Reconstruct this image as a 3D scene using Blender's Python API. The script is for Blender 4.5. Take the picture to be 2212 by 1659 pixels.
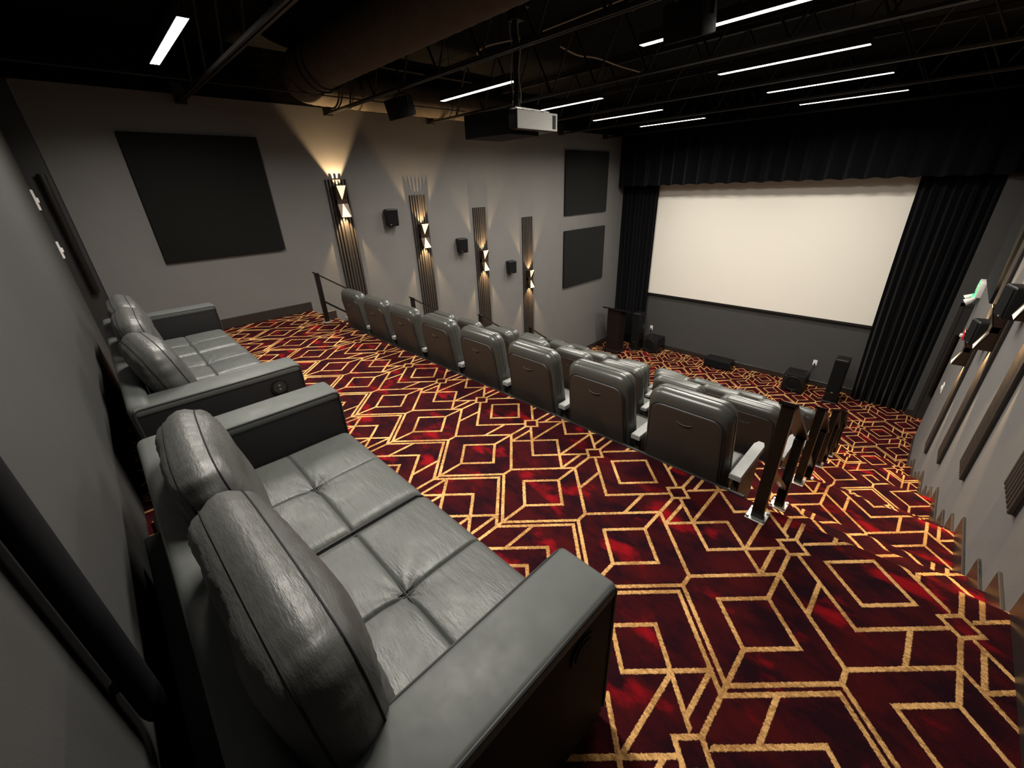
import bpy, bmesh, math, random
from mathutils import Vector, Matrix
random.seed(7)
SC = bpy.context.scene
for o in list(bpy.data.objects): bpy.data.objects.remove(o)
COL = SC.collection
PI = math.pi

# ------------------------------------------------------------------ camera
F_PX = 880.47
YAW, PITCH, ROLL = .804691, .448326, -.0390771
cam_d = bpy.data.cameras.new('camera'); cam = bpy.data.objects.new('camera', cam_d); COL.objects.link(cam)
fw = Vector((-math.sin(YAW)*math.cos(PITCH), math.cos(YAW)*math.cos(PITCH), -math.sin(PITCH)))
rt = Vector((math.cos(YAW), math.sin(YAW), 0)); up = rt.cross(fw)
r_ = math.cos(ROLL)*rt + math.sin(ROLL)*up; u_ = -math.sin(ROLL)*rt + math.cos(ROLL)*up
m = Matrix((r_, u_, -fw)).transposed().to_4x4(); m.translation = Vector((0, 0, 1.5))
cam.matrix_world = m
cam_d.sensor_width = 36; cam_d.lens = 36*F_PX/2212; cam_d.clip_start = .02
SC.camera = cam

# ------------------------------------------------------------------ world, exposure
w = bpy.data.worlds.new('world'); SC.world = w; w.use_nodes = True
w.node_tree.nodes['Background'].inputs[0].default_value = (.9, .95, 1, 1)
w.node_tree.nodes['Background'].inputs[1].default_value = .002
SC.view_settings.view_transform = 'Standard'; SC.view_settings.look = 'None'
SC.view_settings.gamma = 1; SC.view_settings.use_curve_mapping = False
SC.view_settings.exposure = 2.0
LED = 6.0             # radiance of the frosted diffusers
LED_W = 16.0          # watts of each linear LED behind its lens
LED_SPREAD = 156      # degrees, lens beam of the linear LEDs
SPOT = 34.0            # watts of each sconce beam

# ------------------------------------------------------------------ node helpers
class NT:
    def __init__(s, mat): s.t = mat.node_tree; s.n = s.t.nodes; s.l = s.t.links
    def put(s, sock, v):
        if isinstance(v, bpy.types.NodeSocket): s.l.new(v, sock)
        else: sock.default_value = v
    def math(s, op, a, b=0, c=0, clamp=False):
        n = s.n.new('ShaderNodeMath'); n.operation = op; n.use_clamp = clamp
        for i, v in enumerate((a, b, c)): s.put(n.inputs[i], v)
        return n.outputs[0]
    def noise(s, scale, detail=2, rough=.5, vec=None, dim='3D'):
        n = s.n.new('ShaderNodeTexNoise'); n.noise_dimensions = dim
        n.inputs['Scale'].default_value = scale; n.inputs['Detail'].default_value = detail; n.inputs['Roughness'].default_value = rough
        if vec is not None: s.l.new(vec, n.inputs['Vector'])
        return n.outputs[0]
    def obj(s): return s.n.new('ShaderNodeTexCoord').outputs['Object']
    def mapr(s, v, a, b, c, d, smooth=False):
        n = s.n.new('ShaderNodeMapRange'); n.interpolation_type = 'SMOOTHSTEP' if smooth else 'LINEAR'
        s.put(n.inputs[0], v)
        for i, x in enumerate((a, b, c, d)): n.inputs[i+1].default_value = x
        return n.outputs[0]
    def mix(s, f, a, b):
        n = s.n.new('ShaderNodeMix'); n.data_type = 'RGBA'
        s.put(n.inputs[0], f); s.put(n.inputs[6], a); s.put(n.inputs[7], b)
        return n.outputs[2]
    def bump(s, h, strength, dist):
        n = s.n.new('ShaderNodeBump'); n.inputs['Strength'].default_value = strength; n.inputs['Distance'].default_value = dist
        s.l.new(h, n.inputs['Height']); return n.outputs[0]

def mat(name, col, rough=.5, metal=0, spec=.5, var=.0, vscale=6, bump=0, bscale=60, emit=None, estr=0, sheen=0, coat=0):
    M = bpy.data.materials.new(name); M.use_nodes = True; k = NT(M); b = k.n['Principled BSDF']
    b.inputs['Roughness'].default_value = rough; b.inputs['Metallic'].default_value = metal
    b.inputs['Specular IOR Level'].default_value = spec
    if sheen: b.inputs['Sheen Weight'].default_value = sheen
    if coat: b.inputs['Coat Weight'].default_value = coat
    c = (*col, 1)
    if var:
        nz = k.noise(vscale, 3, .6, k.obj())
        d = tuple(x*(1-var) for x in col); e = tuple(min(1, x*(1+var)) for x in col)
        k.l.new(k.mix(k.mapr(nz, .3, .7, 0, 1), (*d, 1), (*e, 1)), b.inputs['Base Color'])
    else: b.inputs['Base Color'].default_value = c
    if bump: k.l.new(k.bump(k.noise(bscale, 3, .6, k.obj()), bump, .01), b.inputs['Normal'])
    if emit: b.inputs['Emission Color'].default_value = (*emit, 1); b.inputs['Emission Strength'].default_value = estr
    return M

def leather(name, col, rough=.42, wrinkle=.25):
    M = bpy.data.materials.new(name); M.use_nodes = True; k = NT(M); b = k.n['Principled BSDF']
    o = k.obj()
    b.inputs['Base Color'].default_value = (*col, 1)
    g = k.noise(260, 2, .5, o); big = k.noise(6, 3, .55, o)
    mp = k.n.new('ShaderNodeMapping'); mp.inputs['Scale'].default_value = (3, 14, 6); mp.inputs['Rotation'].default_value = (0, 0, .6); k.l.new(o, mp.inputs[0])
    st = k.noise(2.6, 4, .65, mp.outputs[0])
    h = k.math('ADD', k.math('MULTIPLY', g, .05), k.math('ADD', k.math('MULTIPLY', big, .5), k.math('MULTIPLY', st, .6)))
    k.l.new(k.bump(h, wrinkle, .02), b.inputs['Normal'])
    k.l.new(k.mapr(k.noise(14, 3, .6, o), .3, .7, rough-.06, rough+.08), b.inputs['Roughness'])
    return M

def carpet():
    M = bpy.data.materials.new('patterned_carpet'); M.use_nodes = True; k = NT(M); b = k.n['Principled BSDF']
    uv = k.n.new('ShaderNodeUVMap'); uv.uv_map = 'carpet'
    P, H, PY = 1.067, .5335, 1.0405
    # fuzzy pile edge
    nz = k.n.new('ShaderNodeTexNoise'); nz.inputs['Scale'].default_value = 130; nz.inputs['Detail'].default_value = 2
    k.l.new(uv.outputs[0], nz.inputs['Vector'])
    off = k.n.new('ShaderNodeVectorMath'); off.operation = 'MULTIPLY_ADD'
    k.l.new(nz.outputs[1], off.inputs[0]); off.inputs[1].default_value = (.008, .008, 0); off.inputs[2].default_value = (-.004, -.004, 0)
    ad = k.n.new('ShaderNodeVectorMath'); ad.operation = 'ADD'; k.l.new(uv.outputs[0], ad.inputs[0]); k.l.new(off.outputs[0], ad.inputs[1])
    sp = k.n.new('ShaderNodeSeparateXYZ'); k.l.new(ad.outputs[0], sp.inputs[0])
    U, S = sp.outputs[0], sp.outputs[1]
    xf = k.math('WRAP', k.math('ADD', U, 2.225), P, 0)
    blk = k.math('LESS_THAN', xf, H)
    t = k.math('ABSOLUTE', k.math('SUBTRACT', k.math('WRAP', xf, H, 0), H/2))
    wr = lambda v: k.math('WRAP', v, PY/2, -PY/2)
    def masked(d, cond): return k.math('ADD', d, k.math('SUBTRACT', 1, cond))
    def up_(c, tmax=9):
        d = k.math('MULTIPLY', k.math('ABSOLUTE', wr(k.math('SUBTRACT', k.math('SUBTRACT', S, t), c))), .7071)
        return d if tmax > 1 else masked(d, k.math('LESS_THAN', t, tmax))
    def dn_(c, tmax=9):
        d = k.math('MULTIPLY', k.math('ABSOLUTE', wr(k.math('SUBTRACT', k.math('ADD', S, t), c))), .7071)
        return d if tmax > 1 else masked(d, k.math('LESS_THAN', t, tmax))
    def vt(t0, a, c):
        d = k.math('ABSOLUTE', k.math('SUBTRACT', t, t0))
        y = k.math('ABSOLUTE', wr(k.math('SUBTRACT', S, (a+c)/2)))
        return masked(d, k.math('LESS_THAN', y, (c-a)/2))
    def dia(t0, y0, R):
        q = k.math('ADD', k.math('ABSOLUTE', k.math('SUBTRACT', t, t0)), k.math('ABSOLUTE', wr(k.math('SUBTRACT', S, y0))))
        return k.math('MULTIPLY', k.math('ABSOLUTE', k.math('SUBTRACT', q, R)), .7071)
    def mn(L):
        r = L[0]
        for x in L[1:]: r = k.math('MINIMUM', r, x)
        return r
    E_ = .2668
    shared = mn([up_(1.527, .238), dn_(2.085, .238), up_(1.336), vt(0, 1.270, 1.336), dn_(1.277), dn_(1.237),
                 vt(E_, 1.45, 1.74), vt(E_, .82, 1.17), dia(E_, 1.80, .058), dia(E_, 1.311, .139)])
    b1 = mn([vt(.139, 1.944, 2.136), vt(.139, 1.475, 1.66), dia(0, 1.803, .143)])
    b2 = mn([up_(1.853, .216), dn_(1.760, .212), vt(.212, 1.87, 2.063), vt(.210, 1.553, 1.74), vt(.12, 1.645, 1.97)])
    d = mn([shared, masked(b1, blk), k.math('ADD', b2, blk)])
    line = k.mapr(d, .0065, .0098, 1, 0, True)
    # ground: dark maroon with red clouds
    mp = k.n.new('ShaderNodeMapping'); mp.inputs['Rotation'].default_value = (0, 0, .35); mp.inputs['Scale'].default_value = (1.0, 1.7, 1); k.l.new(uv.outputs[0], mp.inputs[0])
    c1 = k.noise(3.1, 4, .55, mp.outputs[0], '2D')
    mp2 = k.n.new('ShaderNodeMapping'); mp2.inputs['Location'].default_value = (7, 3, 0); mp2.inputs['Scale'].default_value = (1.0, 1.8, 1); k.l.new(uv.outputs[0], mp2.inputs[0])
    c2 = k.noise(4.5, 5, .65, mp2.outputs[0], '2D')
    fib = k.noise(420, 2, .6, uv.outputs[0], '2D'); fib2 = k.math('ADD', k.math('MULTIPLY', k.noise(60, 3, .6, mp.outputs[0], '2D'), .5), k.math('MULTIPLY', k.noise(3.4, 3, .6, mp2.outputs[0], '2D'), .5))
    base = k.mix(k.mapr(c2, .36, .66, 0, 1), (.016, .0035, .0065, 1), (.058, .005, .006, 1))
    base = k.mix(k.mapr(k.math('ADD', c1, k.math('MULTIPLY', k.math('SUBTRACT', c2, .5), .25)), .575, .77, 0, 1, True), base, (.27, .005, .010, 1))
    gold = k.mix(k.mapr(fib2, .40, .60, 0, 1), (.38, .188, .064, 1), (.84, .475, .18, 1))
    col = k.mix(line, base, gold)
    shade = k.n.new('ShaderNodeMix'); shade.data_type = 'RGBA'; shade.blend_type = 'MULTIPLY'; shade.inputs[0].default_value = 1
    k.l.new(col, shade.inputs[6])
    cr = k.mapr(fib, .25, .75, .55, 1.35)
    cc = k.n.new('ShaderNodeCombineColor')
    for i in range(3): k.l.new(cr, cc.inputs[i])
    k.l.new(cc.outputs[0], shade.inputs[7])
    k.l.new(shade.outputs[2], b.inputs['Base Color'])
    b.inputs['Roughness'].default_value = .95; b.inputs['Specular IOR Level'].default_value = .05
    k.l.new(k.bump(k.math('ADD', fib, k.math('MULTIPLY', line, .8)), .6, .006), b.inputs['Normal'])
    return M

M = dict(
    carpet=carpet(),
    wall=mat('grey_wall_paint', (.118, .114, .110), .85, var=.04, vscale=3, bump=.08, bscale=180),
    wall_dark=mat('dark_grey_paint', (.036, .035, .034), .8, var=.04, bump=.08, bscale=180),
    wall_front=mat('charcoal_screen_wall_paint', (.046, .045, .044), .85, var=.04, bump=.08, bscale=180),
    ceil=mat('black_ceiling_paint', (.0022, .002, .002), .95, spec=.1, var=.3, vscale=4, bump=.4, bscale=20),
    steel=mat('black_painted_steel', (.008, .007, .0065), .55, spec=.3, var=.2, vscale=20),
    duct=mat('dusty_duct_paint', (.062, .050, .037), .8, spec=.2, var=.15, vscale=8),
    base=mat('dark_vinyl_baseboard', (.022, .018, .016), .3),
    acou=mat('charcoal_acoustic_fabric', (.0095, .010, .0095), 1.0, spec=.05, var=.12, vscale=300, bump=.3, bscale=500, sheen=.04),
    slat=mat('brown_black_slat', (.025, .020, .017), .5, var=.25, vscale=30, bump=.1, bscale=200),
    slatback=mat('black_felt', (.012, .011, .01), .95),
    brass=mat('bronze_sconce_metal', (.05, .032, .022), .35, .6),
    glow=mat('lit_sconce_reflector', (.9, .7, .4), .5, emit=(1, .80, .40), estr=.33),
    led=mat('led_diffuser', (.9, .9, .85), .4, emit=(1, .925, .80), estr=LED),
    blackplastic=mat('black_plastic', (.008, .008, .008), .4, spec=.3, bump=.05, bscale=300),
    cloth=mat('black_speaker_cloth', (.006, .006, .006), .95, spec=.1, bump=.2, bscale=600),
    drape=mat('black_velour_drape', (.0022, .0022, .003), 1.0, spec=.05, sheen=.06),
    screen=mat('matte_white_screen', (.73, .695, .625), .9, spec=.1),
    silver=mat('silver_metal', (.62, .61, .58), .32, .9, var=.1, vscale=40),
    white=mat('white_plastic', (.75, .73, .70), .45),
    proj=mat('projector_pale_shell', (.30, .295, .285), .4, var=.05, vscale=30),
    leather=leather('charcoal_leather', (.056, .060, .056), .48, .32),
    leather_s=leather('charcoal_leather_smooth', (.058, .063, .059), .60, .02),
    leather_p=leather('charcoal_leather_pillow', (.050, .051, .048), .46, .30),
    piping=mat('dark_piping', (.02, .02, .02), .45),
    sofaside=mat('dark_sofa_side_vinyl', (.0065, .006, .006), .7, spec=.2, bump=.1, bscale=300),
    vinyl=mat('seat_vinyl', (.055, .057, .051), .30),
    shell=mat('brown_seat_shell', (.030, .024, .020), .42, bump=.15, bscale=700),
    arm=mat('grey_armrest_plastic', (.22, .22, .21), .45, var=.08, vscale=25),
    rail=mat('black_gloss_rail', (.007, .005, .004), .3, spec=.4),
    wood=mat('dark_podium_wood', (.010, .005, .0045), .5, spec=.3, var=.3, vscale=12),
    red=mat('red_alarm_plastic', (.6, .02, .02), .4),
    green=mat('lit_green_sign', (.1, .8, .3), .4, emit=(.15, 1, .35), estr=.16),
    door=mat('dark_door_paint', (.020, .019, .018), .5, var=.05),
    matte=mat('matte_black_casing', (.0035, .0035, .0045), .75, spec=.15),
    cable=mat('pale_cable', (.35, .30, .24), .6),
)

# ------------------------------------------------------------------ mesh helpers
def finish(bm, smooth):
    bmesh.ops.recalc_face_normals(bm, faces=bm.faces)
    if smooth is not None:
        lim = math.radians(smooth)
        for f in bm.faces: f.smooth = True
        for e in bm.edges:
            if len(e.link_faces) == 2 and e.calc_face_angle(0) > lim: e.smooth = False
def ob(name, bm, m, parent=None, smooth=35, kind=None):
    finish(bm, smooth)
    me = bpy.data.meshes.new(name); bm.to_mesh(me); bm.free()
    for x in (m if isinstance(m, (list, tuple)) else [m]): me.materials.append(x)
    o = bpy.data.objects.new(name, me); COL.objects.link(o)
    if parent: o.parent = parent
    if kind: o['kind'] = kind
    return o
def thing(name, label, cat, loc=(0, 0, 0), rz=0, group=None):
    o = bpy.data.objects.new(name, None); COL.objects.link(o); o.empty_display_size = .1
    o.location = loc; o.rotation_euler = (0, 0, rz); return tag(o, label, cat, group)
def tag(o, label, cat=None, group=None):
    o['label'] = label
    if cat: o['category'] = cat
    if group: o['group'] = group
    return o
def box(bm, x0, x1, y0, y1, z0, z1, bev=0, seg=2, mtx=None):
    r = bmesh.ops.create_cube(bm, size=1)
    vs = r['verts']
    bmesh.ops.scale(bm, vec=(x1-x0, y1-y0, z1-z0), verts=vs)
    bmesh.ops.translate(bm, vec=((x0+x1)/2, (y0+y1)/2, (z0+z1)/2), verts=vs)
    if bev:
        es = list({e for v in vs for e in v.link_edges})
        g = bmesh.ops.bevel(bm, geom=es, offset=bev, segments=seg, profile=.5, affect='EDGES')
        vs = list({v for f in g['faces'] for v in f.verts} | {v for v in vs if v.is_valid})
    if mtx is not None: bmesh.ops.transform(bm, matrix=mtx, verts=vs)
    return vs
def B(x0, x1, y0, y1, z0, z1, bev=0, seg=2):
    bm = bmesh.new(); box(bm, min(x0, x1), max(x0, x1), min(y0, y1), max(y0, y1), min(z0, z1), max(z0, z1), bev, seg); return bm
def tube(bm, pts, r, n=8, closed=False, cap=True):
    pts = [Vector(p) for p in pts]; N = len(pts); rings = []
    prev = None
    for i, p in enumerate(pts):
        a = pts[(i-1) % N] if (closed or i > 0) else p; b = pts[(i+1) % N] if (closed or i < N-1) else p
        d = (b-a).normalized()
        if prev is None:
            ref = Vector((0, 0, 1)) if abs(d.z) < .9 else Vector((1, 0, 0)); s = d.cross(ref).normalized()
        else: s = (prev-d*prev.dot(d)).normalized()
        prev = s; q = d.cross(s)
        rr = r[i] if isinstance(r, (list, tuple)) else r
        rings.append([bm.verts.new(p+s*math.cos(2*PI*j/n)*rr+q*math.sin(2*PI*j/n)*rr) for j in range(n)])
    for i in range(N if closed else N-1):
        A, C = rings[i], rings[(i+1) % N]
        for j in range(n): bm.faces.new((A[j], A[(j+1) % n], C[(j+1) % n], C[j]))
    if cap and not closed:
        bm.faces.new(rings[0]); bm.faces.new(rings[-1][::-1])
def cyl(bm, a, b, r, n=16): tube(bm, [a, b], r, n)
def loft(bm, loops, cap=True):
    R = [[bm.verts.new(p) for p in L] for L in loops]
    n = len(R[0])
    for A, C in zip(R, R[1:]):
        for j in range(n): bm.faces.new((A[j], A[(j+1) % n], C[(j+1) % n], C[j]))
    if cap: bm.faces.new(R[0]); bm.faces.new(R[-1][::-1])
def outline(wb, wt, z0, z1, rt_, rb, ins=0, n=6):
    """rounded trapezium in (x,z); inset by ins"""
    wb, wt, z0, z1 = wb-2*ins, wt-2*ins, z0+ins, z1-ins
    rt_, rb = max(rt_-ins, .004), max(rb-ins, .004)
    P = []
    for cx, cz, r, a0 in ((wt/2-rt_, z1-rt_, rt_, 0), (-wt/2+rt_, z1-rt_, rt_, 90), (-wb/2+rb, z0+rb, rb, 180), (wb/2-rb, z0+rb, rb, 270)):
        for i in range(n+1):
            a = math.radians(a0+90*i/n); P.append((cx+r*math.cos(a), cz+r*math.sin(a)))
    return P
def slab(bm, args, y0, y1, bev, seg=4, mtx=None):
    """rounded slab standing in xz with its thickness along y and rounded rims"""
    L = []
    for i in range(seg+1):
        a = PI/2*i/seg; L.append((y0+bev*(1-math.sin(a)), bev*(1-math.cos(a))))
    L = [(y0+bev*(1-math.sin(PI/2*i/seg)), bev*(1-math.cos(PI/2*i/seg))) for i in range(seg, -1, -1)] + \
        [(y1-bev*(1-math.sin(PI/2*i/seg)), bev*(1-math.cos(PI/2*i/seg))) for i in range(0, seg+1)]
    loops = [[Vector((x, y, z)) for x, z in outline(*args, ins)] for y, ins in
             [(y0, bev)] + [(y0+bev*(1-math.cos(PI/2*i/seg)), bev*(1-math.sin(PI/2*i/seg))) for i in range(1, seg+1)] +
             [(y1-bev*(1-math.sin(PI/2*i/seg)), bev*(1-math.cos(PI/2*i/seg))) for i in range(0, seg+1)]]
    if mtx is not None: loops = [[mtx @ p for p in Lp] for Lp in loops]
    loft(bm, loops)
def copy_tree(o, parent=None):
    c = o.copy(); COL.objects.link(c)
    if parent: c.parent = parent
    for ch in list(o.children): copy_tree(ch, c)
    return c

# ------------------------------------------------------------------ room data
XL, XR = -6.18, .58
YF = 10.3
EDGE = [2.0, 3.3, 4.6, 5.9, 7.25]
TZ = [0, -.565, -1.13, -1.695, -2.26, -2.65]
def carpet_uv(me, front=False):
    uv = me.uv_layers.new(name='carpet')
    for l in me.loops:
        v = me.vertices[l.vertex_index].co
        if front: uv.data[l.index].uv = ((v.x-.172)/1.0253+.184, 1.803+8*1.0405+(v.y-9.98)*1.0405/1.094)
        else: uv.data[l.index].uv = (v.x, v.y-.887*v.z)
def floor_piece(name, x0, x1, y0, y1, z0, z1, parent=None, front=False):
    o = ob(name, B(x0, x1, y0, y1, z0, z1, .012 if not front else 0, 2), M['carpet'], parent, 50)
    carpet_uv(o.data, front)
    if not parent: o['kind'] = 'structure'
    return o
floor = floor_piece('floor', XL-1.3, XR, -1.5, EDGE[0], -.62, 0)
for k in range(1, 5): floor_piece('floor', XL, XR, EDGE[k-1]-.02, EDGE[k], TZ[k]-.6, TZ[k])
front_floor = floor_piece('floor', XL, 2.1, EDGE[4]-.02, YF+.3, -2.85, -2.65, None, True)
for k in range(5):
    n = 2 if k < 4 else 1
    for x0, x1 in ((-.2, XR), (XL, -5.5)):
        for j in range(n):
            h = .188 if k < 4 else .195
            s = floor_piece('step', x0, x1, EDGE[k]-.012, EDGE[k]+.32*(j+1), TZ[k+1]-.02, TZ[k]-h*(j+1), floor)
for k in range(4):
    o = ob('trim_%d' % (k+1), B(-5.5, -.36, EDGE[k]-.006, EDGE[k]+.012, TZ[k]-.05, TZ[k]+.004, .002, 1), M['steel'], kind='structure')

# walls
ob('wall_left', B(XL-.15, XL, -.03, YF+.15, -2.8, 3.2), M['wall'], kind='structure')
ob('wall_left', B(XL-.15, XL, -1.5, -.98, -.1, 3.2), M['wall'], kind='structure')
ob('wall_left', B(XL-.15, XL, -.98, -.03, 2.62, 3.2), M['wall'], kind='structure')
bm = bmesh.new()
q = [(-5.95, -.205), (1.2, -.315), (1.2, -.45), (-5.95, -.34)]
loft(bm, [[Vector((x, y, z)) for x, y in q] for z in (-.05, 3.2)])
ob('wall_back', bm, M['wall_dark'], kind='structure', smooth=None)
ob('wall_back', B(XL-.15, -5.5, -1.65, -1.5, -.05, 3.2), M['wall_dark'], kind='structure')
ob('wall_right', B(XR, XR+.13, -.6, 8.95, -2.8, 3.2), M['wall'], kind='structure')
ob('wall_right', B(2.0, 2.15, 8.8, YF, -2.8, 3.2), M['wall'], kind='structure')
ob('wall_right', B(XR+.13, 2.0, 8.82, 8.95, -2.8, 3.2), M['wall'], kind='structure')
ob('wall_front', B(XL-.15, .40, YF, YF+.15, -2.8, 3.2), M['wall_front'], kind='structure')
ob('wall_front', B(.395, 2.1, 9.97, 10.12, -2.8, 3.2), M['wall_front'], kind='structure')
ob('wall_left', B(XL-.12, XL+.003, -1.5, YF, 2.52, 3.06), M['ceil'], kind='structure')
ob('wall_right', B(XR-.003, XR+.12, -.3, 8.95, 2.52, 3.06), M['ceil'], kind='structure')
ob('ceiling', B(XL-.2, 2.2, -1.7, YF+.2, 3.05, 3.2), M['ceil'], kind='structure')
def stepped_baseboard(name, x0, x1, flip=False):
    root = None
    runs = [(-.1 if flip else -.2, EDGE[0], 0)]
    for k in range(5):
        n = 2 if k < 4 else 1; h = .188 if k < 4 else .195
        for j in range(n): runs.append((EDGE[k]+.32*j, EDGE[k]+.32*(j+1), TZ[k]-h*(j+1)))
        runs.append((EDGE[k]+.32*n, EDGE[k+1] if k < 4 else (YF if flip else 8.95), TZ[k+1]))
    for i, (a, b, z) in enumerate(runs):
        o = ob(name if root is None else 'baseboard_board', B(x0, x1, a, b, z-.001, z+.127, .003, 1), M['base'], root)
        if root is None: root = o; o['kind'] = 'structure'
stepped_baseboard('baseboard_left', XL, XL+.014, True)
stepped_baseboard('baseboard_right', XR-.014, XR)
ob('baseboard_front', B(XL+.014, .395, YF-.016, YF, -2.651, -2.53, .003, 1), M['base'], kind='structure')
ob('baseboard_front', B(.38, 2.0, 9.954, 9.97, -2.651, -2.53, .003, 1), M['base'], kind='structure')

# doors with long vertical pulls
def bar_pull(parent, a, b, out, sz=.065):
    """a,b end points, out = direction away from the door"""
    bm = bmesh.new(); a, b, out = Vector(a), Vector(b), Vector(out)
    side = Vector((0, 0, 1)).cross(out).normalized()
    loops = []
    for i in range(7):
        t = i/6; r = sz*.5
        loops.append([(a.lerp(b, t))+out*.05+side*math.cos(x)*r+out*math.sin(x)*r*.55 for x in [2*PI*j/12 for j in range(12)]])
    loft(bm, loops)
    o = ob('pull_handle', bm, M['rail'], parent)
    for t in (.06, .94):
        p = a.lerp(b, t); bm = bmesh.new(); cyl(bm, p-out*.005, p+out*.06, .014, 10); ob('standoff', bm, M['silver'], o)
d1 = ob('door_1', B(XL-.06, XL-.004, -.98, -.035, 0, 2.62, .003, 1), M['door'], kind='structure')
bm = bmesh.new()
for a in ((-1.0, -.96),): box(bm, XL-.12, XL+.01, a[0], a[1], 0, 2.14)
box(bm, XL-.12, XL+.004, -1.0, -.03, 2.60, 2.65); ob('door_frame', bm, M['door'], d1, None)
bar_pull(d1, (XL-.004, -.10, .66), (XL-.004, -.10, 1.77), (1, 0, 0))
d2 = ob('door_2', B(.52, 1.42, 9.93, 9.968, -2.65, -.52, .003, 1), M['door'], kind='structure')
bm = bmesh.new()
for a in ((.48, .53), (1.41, 1.46)): box(bm, a[0], a[1], 9.92, 9.969, -2.65, -.48)
box(bm, .48, 1.46, 9.92, 9.969, -.53, -.48); ob('door_frame', bm, M['door'], d2, None)
bar_pull(d2, (.60, 9.928, -2.15), (.60, 9.928, -1.0), (0, -1, 0))
t = thing('vertical_bar', 'long black vertical bar fixed to the near wall, out of focus', 'handle', (-1.0, -.281, 0))
bm = bmesh.new()
loft(bm, [[Vector((.045*f*math.cos(a), .036+.026*f*math.sin(a), z)) for a in [2*PI*k/16 for k in range(16)]] for z, f in ((.42, .55), (.428, .85), (.45, 1), (1.8, 1), (1.83, .6))])
ob('bar', bm, M['matte'], t, 50)
for z in (.55, 1.7):
    bm = bmesh.new(); cyl(bm, (0, -.004, z), (0, .03, z), .016, 10); ob('standoff', bm, M['steel'], t)

# ------------------------------------------------------------------ ceiling work
JY = [1.2, 2.78, 4.38, 5.98, 7.58, 9.18]
where = ['above the sofas', 'above the black speakers', 'just before the projector pole', 'in front of the projector', 'over the front seats', 'nearest the screen']
for jy, wv in zip(JY, where):
    t = thing('roof_joist', 'black open-web steel roof joist %s' % wv, 'joist', (0, jy, 0), 0, 'roof joists')
    for nm, z0, z1 in (('bottom_chord', 2.443, 2.468), ('top_chord', 2.98, 3.03)):
        bm = bmesh.new()
        for s in (-1, 1): box(bm, XL+.005, XR-.005, s*.017-.010, s*.017+.010, z0, z1)
        ob(nm, bm, M['steel'], t, None)
    bm = bmesh.new(); pts = []; x = -5.5; u = True
    while x < XR-.1: pts.append((x, 0, 2.46 if u else 3.0)); x += .3; u = not u
    for a, b in zip(pts, pts[1:]): cyl(bm, a, b, .011, 6)
    ob('web_rod', bm, M['steel'], t)
    bm = bmesh.new(); box(bm, XL+.001, XL+.06, -.05, .05, 2.43, 2.62); ob('wall_seat', bm, M['steel'], t)
o = ob('bridging_angle', B(-5.215, -5.19, -.2, 4.3, 2.469, 2.478), M['steel']); tag(o, 'thin black steel strip laid across the joists beside the left wall', 'beam')
# ducts
def spiral(bm, pts, r, n=20):
    tube(bm, pts, r, n)
t = thing('spiral_duct', 'dusty round air duct turning from the ceiling along the left wall', 'duct')
def arcpts(c, r, a0, a1, n):
    return [(c[0]+r*math.cos(math.radians(a0+(a1-a0)*i/n)), c[1]+r*math.sin(math.radians(a0+(a1-a0)*i/n)), c[2]) for i in range(n+1)]
bm = bmesh.new()
P = []
for i in range(100): P.append((-.23-.052*i, 2.29, 2.70))
tube(bm, [(a, b, c+.02) for a, b, c in P], [.222+(.003 if i % 3 == 0 else 0) for i in range(100)], 28); ob('cross_run', bm, M['duct'], t)
bm = bmesh.new(); A = arcpts((-5.42, 2.77, 2.69), .48, 270, 180, 12); A = [(-5.38, 2.29, 2.70)]+A
R = [.228-.0025*i+(.004 if i % 2 else 0) for i in range(len(A))]
tube(bm, A, R, 28); ob('elbow', bm, M['duct'], t)
bm = bmesh.new(); P = [(-5.90, 2.76+.07*i, 2.68-.0003*i) for i in range(42)]
tube(bm, P, [.195+(.003 if i % 3 == 0 else 0) for i in range(42)], 28); ob('wall_run', bm, M['duct'], t)
for yy in (2.95, 3.08, 4.5, 4.62):
    bm = bmesh.new(); cc = [(-5.90+.2*math.cos(a), yy, 2.68+.2*math.sin(a)) for a in [2*PI*i/24 for i in range(24)]]
    tube(bm, cc, .012, 6, closed=True); ob('duct_strap', bm, M['steel'], t)
for xx in (-5.05, -4.9):
    bm = bmesh.new(); cc = [(xx, 2.29+.23*math.cos(a), 2.70+.23*math.sin(a)) for a in [2*PI*i/24 for i in range(24)]]
    tube(bm, cc, .009, 6, closed=True); ob('duct_strap', bm, M['steel'], t)

# linear lights
def linear_light(x0, x1, y, label, z=2.5):
    t = thing('linear_light', label, 'light', ((x0+x1)/2, y, z), 0, 'linear ceiling lights')
    L = (x1-x0)/2
    bm = bmesh.new(); box(bm, -L-.006, L+.006, -.036, .036, .004, .06, .004, 1); box(bm, -L-.006, L+.006, -.036, -.031, -.013, .006); box(bm, -L-.006, L+.006, .031, .036, -.013, .006); box(bm, -L-.008, -L-.001, -.036, .036, -.013, .006); box(bm, L+.001, L+.008, -.036, .036, -.013, .006); ob('housing', bm, M['steel'], t)
    bm = bmesh.new(); box(bm, -L, L, -.030, .030, -.014, .004, .001, 1); ob('diffuser', bm, M['led'], t)
    ld = bpy.data.lights.new('led_strip', 'AREA'); ld.shape = 'RECTANGLE'; ld.size = 2*L; ld.size_y = .055; ld.energy = LED_W; ld.color = (1, .94, .85); ld.spread = math.radians(LED_SPREAD)
    lo = bpy.data.objects.new('led_strip', ld); COL.objects.link(lo); lo.parent = t; lo.location = (0, 0, -.0165)
    for s in (-.7, .7):
        bm = bmesh.new(); cyl(bm, (s*L, 0, .055), (s*L, 0, .53), .003, 6); ob('hanger', bm, M['steel'], t)
LY = [.85, 3.66, 5.25, 6.85, 8.42]
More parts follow.
